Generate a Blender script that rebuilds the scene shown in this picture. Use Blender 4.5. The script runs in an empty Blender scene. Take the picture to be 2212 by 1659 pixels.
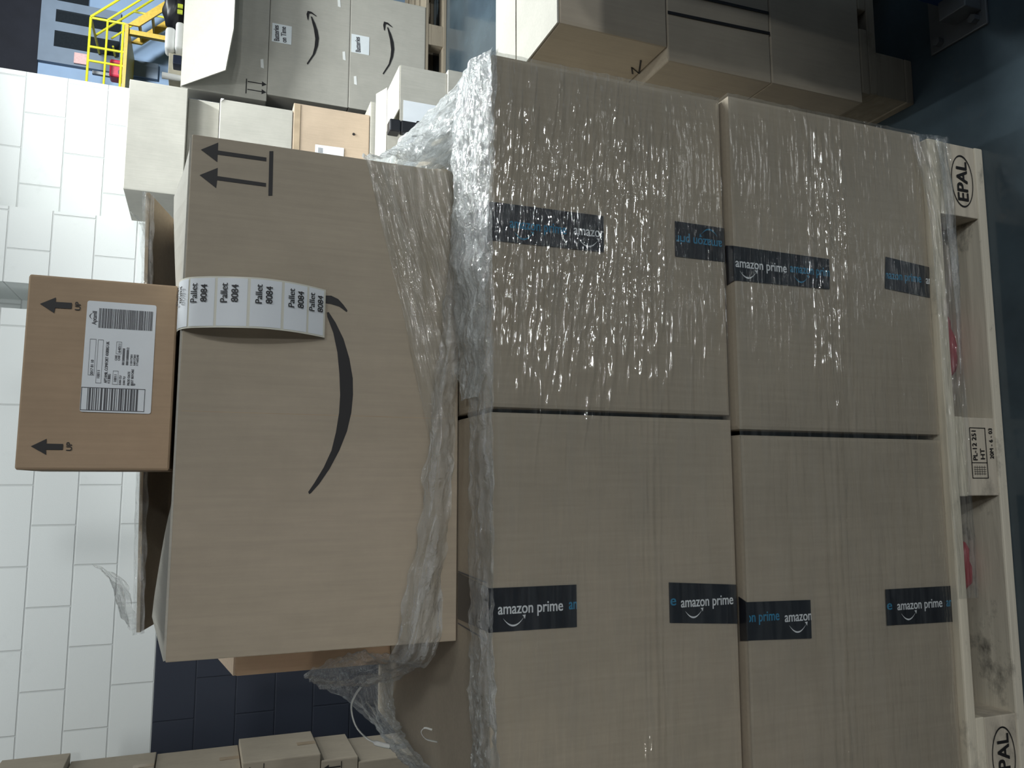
import bpy, bmesh, math, random
from mathutils import Vector, Matrix, noise
random.seed(7)
S = bpy.context.scene
COL = S.collection
# ------------------------------------------------------------------ materials
def new_mat(name):
    m = bpy.data.materials.new(name); m.use_nodes = True
    nt = m.node_tree; nt.nodes.clear()
    out = nt.nodes.new('ShaderNodeOutputMaterial')
    return m, nt, out
def N(nt, t, **kw):
    n = nt.nodes.new(t)
    for k, v in kw.items():
        if k in n.inputs: n.inputs[k].default_value = v
        else: setattr(n, k, v)
    return n
def coords(nt, scale=(1, 1, 1), loc=(0, 0, 0), kind='Object'):
    tc = N(nt, 'ShaderNodeTexCoord'); mp = N(nt, 'ShaderNodeMapping')
    mp.inputs['Scale'].default_value = scale; mp.inputs['Location'].default_value = loc
    nt.links.new(tc.outputs[kind], mp.inputs['Vector']); return mp.outputs['Vector']
def mixc(nt, fac, a, b, mode='MIX'):
    n = N(nt, 'ShaderNodeMix', data_type='RGBA', blend_type=mode)
    for key, v in ((0, fac), (6, a), (7, b)):
        if hasattr(v, 'links') or hasattr(v, 'is_output'): nt.links.new(v, n.inputs[key])
        else: n.inputs[key].default_value = v
    return n.outputs[2]
def ramp(nt, src, p0, p1, c0=(0, 0, 0, 1), c1=(1, 1, 1, 1)):
    r = N(nt, 'ShaderNodeValToRGB'); e = r.color_ramp.elements
    e[0].position, e[0].color, e[1].position, e[1].color = p0, c0, p1, c1
    nt.links.new(src, r.inputs['Fac']); return r.outputs['Color']
def rgba(c): return (c[0], c[1], c[2], 1)
def simple(name, c, rough=.6, metal=0, var=.12, nscale=20, bump=0, spec=.4):
    m, nt, out = new_mat(name)
    p = N(nt, 'ShaderNodeBsdfPrincipled', Roughness=rough, Metallic=metal)
    p.inputs['Specular IOR Level'].default_value = spec
    nz = N(nt, 'ShaderNodeTexNoise', Scale=nscale, Detail=5)
    nt.links.new(coords(nt), nz.inputs['Vector'])
    d = [max(0, v * (1 - var)) for v in c]; l = [min(1, v * (1 + var)) for v in c]
    nt.links.new(ramp(nt, nz.outputs['Fac'], .3, .7, rgba(d), rgba(l)), p.inputs['Base Color'])
    if bump:
        b = N(nt, 'ShaderNodeBump', Strength=bump, Distance=.004)
        nt.links.new(nz.outputs['Fac'], b.inputs['Height']); nt.links.new(b.outputs['Normal'], p.inputs['Normal'])
    nt.links.new(p.outputs[0], out.inputs[0]); return m
def cardboard(name, c):
    """kraft board: fibre mottling, faint vertical flute lines"""
    m, nt, out = new_mat(name)
    p = N(nt, 'ShaderNodeBsdfPrincipled', Roughness=.72); p.inputs['Specular IOR Level'].default_value = .25
    a = N(nt, 'ShaderNodeTexNoise', Scale=7, Detail=6, Roughness=.65); nt.links.new(coords(nt), a.inputs['Vector'])
    b = N(nt, 'ShaderNodeTexNoise', Scale=1, Detail=3); nt.links.new(coords(nt, (160, 160, 9)), b.inputs['Vector'])
    base = ramp(nt, a.outputs['Fac'], .3, .72, rgba([v * .92 for v in c]), rgba([min(1, v * 1.07) for v in c]))
    fl = ramp(nt, b.outputs['Fac'], .3, .7, (.955, .955, .955, 1), (1.03, 1.03, 1.03, 1))
    nt.links.new(mixc(nt, 1.0, base, fl, 'MULTIPLY'), p.inputs['Base Color'])
    bp = N(nt, 'ShaderNodeBump', Strength=.12, Distance=.002)
    nt.links.new(b.outputs['Fac'], bp.inputs['Height']); nt.links.new(bp.outputs['Normal'], p.inputs['Normal'])
    nt.links.new(p.outputs[0], out.inputs[0]); return m
def wood(name, c, dirt=.6, seed=0):
    m, nt, out = new_mat(name)
    p = N(nt, 'ShaderNodeBsdfPrincipled', Roughness=.75); p.inputs['Specular IOR Level'].default_value = .2
    g = N(nt, 'ShaderNodeTexNoise', Scale=1, Detail=6, Roughness=.6, Distortion=.4); nt.links.new(coords(nt, (3, 40, 60), (seed, 0, 0)), g.inputs['Vector'])
    base = ramp(nt, g.outputs['Fac'], .25, .75, rgba([v * .78 for v in c]), rgba([min(1, v * 1.1) for v in c]))
    d = N(nt, 'ShaderNodeTexNoise', Scale=7, Detail=7, Roughness=.7); nt.links.new(coords(nt, (1, 1.5, 1.5), (seed * 3, seed, 0)), d.inputs['Vector'])
    k = ramp(nt, d.outputs['Fac'], .56, .72, (0, 0, 0, 1), (dirt, dirt, dirt, 1))
    nt.links.new(mixc(nt, k, base, (.06, .055, .05, 1)), p.inputs['Base Color'])
    b = N(nt, 'ShaderNodeBump', Strength=.4, Distance=.003); nt.links.new(g.outputs['Fac'], b.inputs['Height'])
    nt.links.new(b.outputs['Normal'], p.inputs['Normal']); nt.links.new(p.outputs[0], out.inputs[0]); return m
def blockwork(name, c, dirt):
    """painted concrete blocks, 400 x 200 mm, in the XZ plane"""
    m, nt, out = new_mat(name)
    p = N(nt, 'ShaderNodeBsdfPrincipled', Roughness=.5); p.inputs['Specular IOR Level'].default_value = .35
    tc = N(nt, 'ShaderNodeTexCoord'); sx = N(nt, 'ShaderNodeSeparateXYZ'); cx = N(nt, 'ShaderNodeCombineXYZ')
    nt.links.new(tc.outputs['Object'], sx.inputs[0])
    ax = N(nt, 'ShaderNodeMath', operation='ADD'); ax.inputs[1].default_value = 8.06
    az = N(nt, 'ShaderNodeMath', operation='ADD'); az.inputs[1].default_value = .025
    nt.links.new(sx.outputs['X'], ax.inputs[0]); nt.links.new(sx.outputs['Z'], az.inputs[0])
    nt.links.new(ax.outputs[0], cx.inputs['X']); nt.links.new(az.outputs[0], cx.inputs['Y'])
    br = N(nt, 'ShaderNodeTexBrick', offset=.5, offset_frequency=2)
    for k, v in (('Scale', 1), ('Mortar Size', .005), ('Mortar Smooth', .55), ('Brick Width', .4), ('Row Height', .2), ('Bias', 0)): br.inputs[k].default_value = v
    br.inputs['Color1'].default_value = rgba(c); br.inputs['Color2'].default_value = rgba([v * .96 for v in c])
    br.inputs['Mortar'].default_value = rgba([v * .78 for v in c])
    nt.links.new(cx.outputs[0], br.inputs['Vector'])
    st = N(nt, 'ShaderNodeTexNoise', Scale=3.2, Detail=8, Roughness=.7); nt.links.new(coords(nt), st.inputs['Vector'])
    k = ramp(nt, st.outputs['Fac'], .60, .80, (0, 0, 0, 1), (dirt, dirt, dirt, 1))
    nt.links.new(mixc(nt, k, br.outputs['Color'], rgba([v * .55 for v in c])), p.inputs['Base Color'])
    nz = N(nt, 'ShaderNodeTexNoise', Scale=160, Detail=3); nt.links.new(coords(nt), nz.inputs['Vector'])
    h = N(nt, 'ShaderNodeMath', operation='MULTIPLY_ADD'); h.inputs[1].default_value = -1; nt.links.new(br.outputs['Fac'], h.inputs[0])
    h2 = N(nt, 'ShaderNodeMath', operation='MULTIPLY'); h2.inputs[1].default_value = .12; nt.links.new(nz.outputs['Fac'], h2.inputs[0])
    nt.links.new(h2.outputs[0], h.inputs[2])
    b = N(nt, 'ShaderNodeBump', Strength=.55, Distance=.006); nt.links.new(h.outputs[0], b.inputs['Height'])
    nt.links.new(b.outputs['Normal'], p.inputs['Normal']); nt.links.new(p.outputs[0], out.inputs[0]); return m
def concrete_floor(name):
    m, nt, out = new_mat(name)
    p = N(nt, 'ShaderNodeBsdfPrincipled'); p.inputs['Specular IOR Level'].default_value = .5
    a = N(nt, 'ShaderNodeTexNoise', Scale=2.2, Detail=8, Roughness=.65); nt.links.new(coords(nt), a.inputs['Vector'])
    s = N(nt, 'ShaderNodeTexNoise', Scale=14, Detail=8, Roughness=.7); nt.links.new(coords(nt, (1, 1, 1), (4, 2, 0)), s.inputs['Vector'])
    base = ramp(nt, a.outputs['Fac'], .3, .7, (.040, .056, .070, 1), (.085, .122, .148, 1))
    k = ramp(nt, s.outputs['Fac'], .6, .74, (0, 0, 0, 1), (.55, .55, .55, 1))
    nt.links.new(mixc(nt, k, base, (.11, .115, .115, 1)), p.inputs['Base Color'])
    r = ramp(nt, a.outputs['Fac'], .3, .7, (.12, .12, .12, 1), (.20, .20, .20, 1)); nt.links.new(r, p.inputs['Roughness'])
    nt.links.new(p.outputs[0], out.inputs[0]); return m
def film(name, haze, streak, crumple, rough=.1, gain=1.0, hz_col=(.82, .87, .88), cap=.2, thru=.5):
    """clear stretch wrap: transparent with Fresnel gloss over fine wrinkles, plus a little milky scatter"""
    m, nt, out = new_mat(name)
    uv = lambda s, l=(0, 0, 0): coords(nt, s, l, 'UV')
    st = N(nt, 'ShaderNodeTexNoise', Scale=1, Detail=3, Roughness=.55, Distortion=.6); nt.links.new(uv((7, 72, 1)), st.inputs['Vector'])
    cr = N(nt, 'ShaderNodeTexNoise', Scale=1, Detail=4, Roughness=.6, Distortion=1.2); nt.links.new(uv((60, 85, 1), (3, 1, 0)), cr.inputs['Vector'])
    patch = N(nt, 'ShaderNodeTexNoise', Scale=1, Detail=2); nt.links.new(uv((2.2, 9, 1), (7, 2, 0)), patch.inputs['Vector'])
    pm = ramp(nt, patch.outputs['Fac'], .40, .62)
    b1 = N(nt, 'ShaderNodeBump', Distance=.020); nt.links.new(st.outputs['Fac'], b1.inputs['Height'])
    ms = N(nt, 'ShaderNodeMath', operation='MULTIPLY_ADD'); ms.inputs[1].default_value = streak * .85; ms.inputs[2].default_value = streak * .15
    nt.links.new(pm, ms.inputs[0]); nt.links.new(ms.outputs[0], b1.inputs['Strength'])
    ds = N(nt, 'ShaderNodeTexNoise', Scale=1, Detail=1); nt.links.new(uv((24, 130, 1), (1, 5, 0)), ds.inputs['Vector'])
    b3 = N(nt, 'ShaderNodeBump', Distance=.0065, Strength=streak); nt.links.new(ds.outputs['Fac'], b3.inputs['Height']); nt.links.new(b1.outputs['Normal'], b3.inputs['Normal'])
    b1 = b3
    b2 = N(nt, 'ShaderNodeBump', Strength=crumple, Distance=.01); nt.links.new(cr.outputs['Fac'], b2.inputs['Height'])
    nt.links.new(b1.outputs['Normal'], b2.inputs['Normal'])
    fr = N(nt, 'ShaderNodeFresnel', IOR=1.45); nt.links.new(b2.outputs['Normal'], fr.inputs['Normal'])
    fg = N(nt, 'ShaderNodeMath', operation='MULTIPLY'); fg.inputs[1].default_value = gain; nt.links.new(fr.outputs[0], fg.inputs[0])
    fm = N(nt, 'ShaderNodeMath', operation='MINIMUM'); fm.inputs[1].default_value = cap; nt.links.new(fg.outputs[0], fm.inputs[0])
    tr = N(nt, 'ShaderNodeBsdfTransparent'); tr.inputs[0].default_value = (.975, .985, .985, 1)
    gl = N(nt, 'ShaderNodeBsdfGlossy', Roughness=rough); nt.links.new(b2.outputs['Normal'], gl.inputs['Normal'])
    df = N(nt, 'ShaderNodeBsdfDiffuse'); df.inputs[0].default_value = rgba(hz_col); nt.links.new(b2.outputs['Normal'], df.inputs['Normal'])
    tl = N(nt, 'ShaderNodeBsdfTranslucent'); tl.inputs[0].default_value = rgba(hz_col)
    hz = N(nt, 'ShaderNodeMixShader', Fac=thru); nt.links.new(df.outputs[0], hz.inputs[1]); nt.links.new(tl.outputs[0], hz.inputs[2])
    hm = N(nt, 'ShaderNodeMath', operation='MULTIPLY_ADD', use_clamp=True); hm.inputs[1].default_value = haze; hm.inputs[2].default_value = haze * .35
    nt.links.new(ramp(nt, st.outputs['Fac'], .42, .72), hm.inputs[0])
    m1 = N(nt, 'ShaderNodeMixShader'); nt.links.new(hm.outputs[0], m1.inputs[0]); nt.links.new(tr.outputs[0], m1.inputs[1]); nt.links.new(hz.outputs[0], m1.inputs[2])
    m2 = N(nt, 'ShaderNodeMixShader'); nt.links.new(fm.outputs[0], m2.inputs[0]); nt.links.new(m1.outputs[0], m2.inputs[1]); nt.links.new(gl.outputs[0], m2.inputs[2])
    nt.links.new(m2.outputs[0], out.inputs[0]); return m

M = dict(
    kraft=cardboard('kraft board', (.42, .36, .28)),
    kraft2=cardboard('kraft board lit tone', (.465, .45, .40)),  # kraft paled and greyed to imitate strongly lit board
    kraft3=cardboard('kraft board orange', (.46, .335, .225)),
    kraft4=cardboard('kraft board tan', (.52, .41, .305)),
    ink=simple('black print', (.018, .017, .018), .55, var=.1),
    greyink=simple('grey print', (.10, .10, .11), .6, var=.1),
    tape=simple('black packing tape', (.012, .013, .018), .28, var=.2, nscale=60, spec=.5),
    cleartape=simple('buff packing tape', (.46, .36, .25), .25, spec=.5),
    white_ink=simple('white lettering', (.78, .80, .82), .5, var=.03),
    blue_ink=simple('blue lettering', (.03, .22, .38), .5, var=.05),
    paper=simple('white label paper', (.80, .84, .88), .45, var=.02),
    liner=simple('pale label backing', (.72, .71, .62), .35, var=.03),
    handpaper=simple('white note paper', (.78, .83, .85), .6, var=.03),
    wood=wood('pale pallet wood', (.78, .71, .57), .55, 1),
    wood2=wood('soiled pallet wood', (.74, .68, .56), .9, 5),
    chip=wood('pressed chip block', (.66, .59, .48), .5, 9),
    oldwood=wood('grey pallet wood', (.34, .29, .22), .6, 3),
    white=blockwork('white painted blockwork', (.86, .89, .88), .28),
    dado=blockwork('slate painted blockwork', (.035, .042, .062), .2),
    floor=concrete_floor('polished dark concrete'),
    film=film('clear stretch film', .05, .22, .03, .06, 2.6, cap=.3, thru=.3),
    film_drape=film('clear stretch film folds', .12, .7, .12, .07, 1.8, (.93, .96, .96), .35, .25),
    film_crush=film('crumpled stretch film', .33, .6, .9, .07, 2.6, (.95, .97, .97), .4, .2),
    film_white=film('bunched stretch film', 1.25, .4, .8, .14, 1.4, (.9, .94, .95), .35),
    loop=simple('milky plastic strip', (.55, .57, .56), .3, spec=.6),
    steel=simple('painted grey steel', (.16, .17, .18), .45, .3),
    bluesteel=simple('blue racking paint', (.02, .06, .17), .4),
    orange=simple('orange racking paint', (.55, .12, .05), .4),
    yellow=simple('safety yellow paint', (.72, .68, .03), .4),
    ochre=simple('ochre stair steel', (.60, .40, .06), .45),
    officewall=simple('blue grey cladding', (.30, .42, .60), .6, var=.06, nscale=2),
    officegrey=simple('grey office frame', (.20, .25, .32), .6, var=.06, nscale=3),
    darkroof=simple('dark roof tone', (.012, .013, .02), .8, nscale=3),
    pane=simple('dark window glass', (.02, .025, .03), .12, spec=.6),
    red=simple('dark red plastic', (.30, .015, .03), .4, nscale=30),
    redpaint=simple('red paint', (.55, .02, .06), .4),
    pink=simple('pale pink panel', (.80, .50, .48), .5),
    black=simple('black nylon', (.015, .016, .02), .4, spec=.5),
    hivis=simple('yellow reflective patch', (.70, .80, .08), .5),
    whiteplastic=simple('white plastic sheet', (.85, .86, .84), .5, var=.03),
    cream=simple('cream card', (.62, .58, .46), .6),
    navy=simple('navy plastic', (.02, .03, .06), .4),
)
# ------------------------------------------------------------------ mesh helpers
class MB:
    def __init__(s): s.v = []; s.f = []; s.uv = None
    def add(s, vs, fs):
        o = len(s.v); s.v += [tuple(v) for v in vs]; s.f += [tuple(i + o for i in f) for f in fs]; return s
    def box(s, x0, x1, y0, y1, z0, z1):
        vs = [(x, y, z) for z in (z0, z1) for y in (y0, y1) for x in (x0, x1)]
        return s.add(vs, [(0, 2, 3, 1), (4, 5, 7, 6), (0, 1, 5, 4), (2, 6, 7, 3), (0, 4, 6, 2), (1, 3, 7, 5)])
    def quad(s, a, b, c, d): return s.add([a, b, c, d], [(0, 1, 2, 3)])
    def panel(s, pts, t, n=None):
        """flat polygon thickened by t along its normal"""
        P = [Vector(p) for p in pts]
        if n is None:
            n = Vector((0, 0, 0))
            for i in range(len(P)): n += P[i].cross(P[(i + 1) % len(P)])
            n.normalize()
        n = Vector(n) * t; k = len(P)
        vs = [p - n / 2 for p in P] + [p + n / 2 for p in P]
        fs = [tuple(range(k))[::-1], tuple(range(k, 2 * k))] + [(i, (i + 1) % k, (i + 1) % k + k, i + k) for i in range(k)]
        return s.add(vs, fs)
    def tube(s, pts, r, n=10, flat=1.0):
        P = [Vector(p) for p in pts]; rings = []
        for i, p in enumerate(P):
            d = (P[min(i + 1, len(P) - 1)] - P[max(i - 1, 0)]).normalized()
            up = Vector((0, 0, 1)) if abs(d.z) < .9 else Vector((0, 1, 0))
            a = d.cross(up).normalized(); b = d.cross(a)
            rr = r[i] if isinstance(r, (list, tuple)) else r
            rings.append([p + a * (rr * math.cos(2 * math.pi * k / n)) + b * (rr * flat * math.sin(2 * math.pi * k / n)) for k in range(n)])
        vs = [v for q in rings for v in q]; fs = []
        for i in range(len(P) - 1):
            for k in range(n): fs.append((i * n + k, i * n + (k + 1) % n, (i + 1) * n + (k + 1) % n, (i + 1) * n + k))
        fs += [tuple(range(n))[::-1], tuple((len(P) - 1) * n + k for k in range(n))]
        return s.add(vs, fs)
def world_loc(o):
    v = Vector((0, 0, 0))
    while o is not None: v += o.location; o = o.parent
    return v
def build(name, mb, mat, parent=None, bevel=0, seg=2, smooth=False, loc=None, tri=False):
    """link the collected geometry (given in world coordinates) as ONE object"""
    me = bpy.data.meshes.new(name); bm = bmesh.new()
    if tri or bevel:
        pass
    origin = world_loc(parent)
    own = Vector(loc) if loc is not None else Vector((0, 0, 0))
    base = own if parent is None else origin + own
    me.from_pydata([tuple(Vector(v) - base) for v in mb.v], [], mb.f); me.update()
    bm.from_mesh(me)
    if mb.uv:
        lay = bm.loops.layers.uv.new('UVMap'); bm.verts.ensure_lookup_table()
        for f in bm.faces:
            for l in f.loops: l[lay].uv = mb.uv[l.vert.index]
    if not mb.uv: bmesh.ops.recalc_face_normals(bm, faces=bm.faces)
    if bevel:
        bmesh.ops.bevel(bm, geom=[e for e in bm.edges], offset=bevel, segments=seg, profile=.5, affect='EDGES')
    if tri: bmesh.ops.triangulate(bm, faces=[f for f in bm.faces if len(f.verts) > 4])
    if smooth:
        for f in bm.faces: f.smooth = True
    bm.to_mesh(me); bm.free()
    o = bpy.data.objects.new(name, me); COL.objects.link(o)
    for mm in (mat if isinstance(mat, (list, tuple)) else [mat]): me.materials.append(mm)
    o.location = own
    if parent is not None: o.parent = parent
    return o
def tag(o, label=None, cat=None, group=None, kind=None):
    if label: o['label'] = label
    if cat: o['category'] = cat
    if group: o['group'] = group
    if kind: o['kind'] = kind
    return o
def thing(name, label, cat, loc, group=None):
    o = bpy.data.objects.new(name, None); COL.objects.link(o); o.location = loc; o.empty_display_size = .1
    return tag(o, label, cat, group)
def struct(name, mb, mat, **k): return tag(build(name, mb, mat, **k), kind='structure')
def poly_xz(mb, pts, y):
    """flat polygon lying in the plane Y = y, facing -Y"""
    ar = sum(pts[i][0] * pts[(i + 1) % len(pts)][1] - pts[(i + 1) % len(pts)][0] * pts[i][1] for i in range(len(pts)))
    q = pts if ar > 0 else pts[::-1]
    return mb.add([(x, y, z) for x, z in q], [tuple(range(len(q)))])
# lettering
_cache = {}
def glyphs(txt):
    if txt in _cache: return _cache[txt]
    cu = bpy.data.curves.new('t', 'FONT'); cu.body = txt; cu.size = 1; cu.resolution_u = 4
    ob = bpy.data.objects.new('t', cu); COL.objects.link(ob)
    dg = bpy.context.evaluated_depsgraph_get(); dg.update()
    me = bpy.data.meshes.new_from_object(ob.evaluated_get(dg))
    vs = [(v.co.x, v.co.y) for v in me.vertices]; fs = [tuple(p.vertices) for p in me.polygons]
    bpy.data.objects.remove(ob); bpy.data.curves.remove(cu); bpy.data.meshes.remove(me)
    x0 = min(v[0] for v in vs); x1 = max(v[0] for v in vs)
    _cache[txt] = ([(x - x0, y) for x, y in vs], fs, x1 - x0); return _cache[txt]
def text(mb, txt, o, r, u, length=None, size=None, clip=None, bold=0):
    """write txt from point o along unit direction r (up u); length = total width, or size = em size; clip = (min,max) of distance along r kept"""
    vs, fs, w = glyphs(txt); o, r, u = Vector(o), Vector(r), Vector(u)
    k = length / w if length else size; ky = size or k
    pts = [(x * k, y * ky) for x, y in vs]
    n = r.cross(u)
    reps = [(0, 0)] if not bold else [(0, 0), (bold, 0), (bold, bold * .6), (0, bold * .6)]
    for q, (dx, dy) in enumerate(reps):
        V = [o + r * (x + dx) + u * (y + dy) + n * (q * 2e-5) for x, y in pts]
        if clip is None: mb.add(V, fs); continue
        bm = bmesh.new(); bv = [bm.verts.new(v) for v in V]
        for f in fs:
            try: bm.faces.new([bv[i] for i in f])
            except ValueError: pass
        for d, sgn in ((clip[0], 1), (clip[1], -1)):
            if d is None: continue
            bmesh.ops.bisect_plane(bm, geom=bm.verts[:] + bm.edges[:] + bm.faces[:], plane_co=o + r * d, plane_no=r * sgn, clear_inner=True)
        bm.verts.index_update()
        mb.add([v.co.copy() for v in bm.verts], [tuple(v.index for v in f.verts) for f in bm.faces]); bm.free()
    return mb
def smile(mb, o, r, u, L, th):
    """small curved arrow under a word, width L"""
    o, r, u = Vector(o), Vector(r), Vector(u); n = 14; pts = []
    for i in range(n + 1):
        t = i / n; pts.append((t * L, -.30 * L * (1 - (2 * t - 1) ** 2)))
    top = [o + r * x + u * y for x, y in pts]; bot = [o + r * x + u * (y - th * (.15 + math.sin(math.pi * (i / n) ** .9))) for i, (x, y) in enumerate(pts)]
    for i in range(n): mb.add([bot[i], bot[i + 1], top[i + 1], top[i]], [(0, 1, 2, 3)])
    hd = [(L * .93, .10 * L), (L * 1.10, .12 * L), (L * 1.06, -.08 * L), (L * 1.0, .03 * L)]
    mb.add([o + r * x + u * y for x, y in hd], [(0, 3, 1), (3, 2, 1)])
    return mb
# stretch film sheets
def catmull(P, n):
    P = [Vector(p) for p in P]; m = len(P) - 1; out = []
    for i in range(n + 1):
        t = i / n * m; k = min(int(t), m - 1); t -= k
        p0, p1, p2, p3 = P[max(k - 1, 0)], P[k], P[k + 1], P[min(k + 2, m)]
        out.append(.5 * ((2 * p1) + (p2 - p0) * t + (2 * p0 - 5 * p1 + 4 * p2 - p3) * t * t + (3 * p1 - p0 - 3 * p2 + p3) * t ** 3))
    return out
def sheet(name, lines, nu, nv, mat, parent, amp=.003, freq=30, stretch=.35, seed=0, edge=0.0):
    L = [catmull(l, nu) for l in lines]; m = len(L) - 1; mb = MB(); uv = []
    grid = []
    for j in range(nv + 1):
        t = j / nv
        if m == 1: row = [L[0][i].lerp(L[1][i], t) for i in range(nu + 1)]
        else: row = [catmull([L[k][i] for k in range(m + 1)], nv)[j] for i in range(nu + 1)]
        grid.append(row)
    ulen = [0]
    for i in range(nu): ulen.append(ulen[-1] + (L[0][i + 1] - L[0][i]).length)
    for j in range(nv + 1):
        for i in range(nu + 1):
            p = grid[j][i]; v = (grid[j][i] - grid[0][i]).length
            du = grid[j][min(i + 1, nu)] - grid[j][max(i - 1, 0)]; dv = grid[min(j + 1, nv)][i] - grid[max(j - 1, 0)][i]
            nn = du.cross(dv); nn = nn.normalized() if nn.length > 1e-12 else Vector((0, -1, 0))
            q = Vector((ulen[i] * freq * stretch, v * freq, seed))
            d = noise.noise(q) + .5 * noise.noise(q * 2.3) + .3 * noise.noise(q * 4.9)
            w = p + nn * (amp * d)
            if edge and (j == 0 or j == nv):
                w = w + dv.normalized() * (edge * noise.noise(Vector((ulen[i] * 25, j, seed + 9))))
            mb.v.append(tuple(w)); uv.append((ulen[i] + seed * .37, v + seed * .11))
    for j in range(nv):
        for i in range(nu):
            a = j * (nu + 1) + i; mb.f.append((a, a + 1, a + nu + 2, a + nu + 1))
    mb.uv = uv
    return build(name, mb, mat, parent, smooth=True)
# ------------------------------------------------------------------ the setting
struct('floor', MB().box(-7, 22, -6, 26, -.1, 0), M['floor'])
prof = [(-7, 3.55), (.83, 3.55), (.83, 4.0), (.965, 4.0), (.965, 3.55), (1.36, 3.55), (1.36, 3.71), (2.17, 3.71), (2.17, 4.2), (-7, 4.2)]
def wall_band(z0, z1):
    mb = MB(); k = len(prof)
    mb.add([(x, y, z0) for x, y in prof] + [(x, y, z1) for x, y in prof],
           [(i, (i + 1) % k, (i + 1) % k + k, i + k) for i in range(k)])
    return mb
mb = wall_band(1.575, 4.8)
k = len(prof); mb.f.append(tuple(range(k, 2 * k)))
struct('wall_back', mb, M['white'], tri=True)
struct('trim_1', wall_band(0, 1.575), M['dado'])
# far office wall with windows, near-black sheet above it standing in for unlit roof space
struct('wall_far', MB().box(-7, 22, 22, 22.3, 0, 5.9), M['officewall'])
struct('dark_space_far', MB().box(-7, 22, 21.9, 22.3, 5.9, 16), M['darkroof'])
struct('trim_2', MB().box(11.0, 16, 21.86, 22, 5.55, 5.9).box(11.0, 11.45, 21.86, 22, 3.0, 5.55).box(11.9, 12.15, 21.86, 22, 4.0, 5.55).box(12.5, 12.75, 21.86, 22, 4.0, 5.55), M['officegrey'])
wn = [(11.45, 11.9, 4.0, 5.55), (12.15, 12.5, 4.0, 5.55), (12.75, 13.6, 4.8, 5.55)]
for i, (x0, x1, z0, z1) in enumerate(wn):
    w = struct('window_%d' % (i + 1), MB().box(x0, x1, 21.9, 22.0, z0, z1), M['pane'])
struct('shade_block_right', MB().box(.88, 2.2, -.62, -.30, 0, .88), M['officegrey'])  # unseen block added to shade the right-hand pile from the hall lamps
struct('ceiling', MB().box(-7, 22, -6, 22.3, 9, 9.2), M['darkroof'])
# ------------------------------------------------------------------ pallets
X, Z, NY = Vector((1, 0, 0)), Vector((0, 0, 1)), Vector((0, -1, 0))
def pallet(name, label, ox, oy, along_x=True, dark=False, stamps=False):
    """four-way pallet 1200 x 800: deck boards, cross boards, nine blocks, runner boards"""
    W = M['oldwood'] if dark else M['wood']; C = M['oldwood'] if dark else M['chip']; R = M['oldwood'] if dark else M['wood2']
    cx, cy = (ox, oy + .4) if along_x else (ox + .4, oy)
    t = thing(name, label, 'pallet', (cx, cy, 0), 'wooden pallets under the cartons')
    def bx(a0, a1, b0, b1, z0, z1):      # a along the long side (centred), b along the short side from the front
        return MB().box(ox + a0, ox + a1, oy + b0, oy + b1, z0, z1) if along_x else MB().box(ox + b0, ox + b1, oy + a0, oy + a1, z0, z1)
    for b0, b1 in ((0, .145), (.1875, .2875), (.3275, .4725), (.5125, .6125), (.655, .8)):
        build('deck_board', bx(-.6, .6, b0, b1, .122, .144), W, t, bevel=.003)
    for a0, a1 in ((-.6, -.455), (-.0725, .0725), (.455, .6)):
        build('cross_board', bx(a0, a1, .002, .798, .1, .122), W, t, bevel=.002)
        for b0, b1 in ((.002, .1), (.3275, .4725), (.7, .798)):
            build('spacer_block', bx(a0 + .001, a1 - .001, b0, b1, .022, .1), C, t, bevel=.002)
    for b0, b1 in ((0, .1), (.3275, .4725), (.7, .8)):
        build('runner_board', bx(-.6, .6, b0, b1, 0, .022), R, t, bevel=.003)
    if stamps:
        y = oy + .0005
        for s in (-1, 1):
            mb = MB(); c0 = Vector((s * .5265, y, .060)); n = 40
            for i in range(n):
                a, b = 2 * math.pi * i / n, 2 * math.pi * (i + 1) / n
                e = lambda q, k: c0 + X * (.052 * k * math.cos(q)) + Z * (.0285 * k * math.sin(q))
                mb.add([e(a, 1), e(b, 1), e(b, .945), e(a, .945)], [(0, 1, 2, 3)])
            text(mb, 'EPAL', c0 - X * .039 - Z * .014, X, Z, length=.077, size=.040, bold=.0016)
            build('oval_brand', mb, M['ink'], t)
        mb = MB(); c0 = Vector((0, y, 0))
        def bar(x0, x1, z0, z1): mb.quad((x0, y, z0), (x1, y, z0), (x1, y, z1), (x0, y, z1))
        bar(-.040, .053, .0475, .049); bar(-.040, .053, .0865, .088); bar(-.040, -.0388, .0475, .088); bar(-.012, -.0108, .0475, .088); bar(.0518, .053, .0475, .088)
        text(mb, 'PL-12 251', (-.007, y, .072), X, Z, length=.054, size=.0155, bold=.0005)
        text(mb, 'HT', (-.005, y, .053), X, Z, size=.0155, bold=.0005)
        text(mb, '20M - 6 - 03', (-.004, y, .030), X, Z, length=.056, size=.013, bold=.0005)
        for i in range(5):
            bar(-.034, -.017, .056 + i * .006, .0568 + i * .006)
        for i in range(4): bar(-.032 + i * .004, -.0314 + i * .004, .052, .083)
        build('stamped_mark', mb, M['ink'], t)
    return t
pallet('pallet', 'pale wooden pallet with oval stamped blocks under the four film-wrapped cartons', 0, 0, True, False, True)
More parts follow.
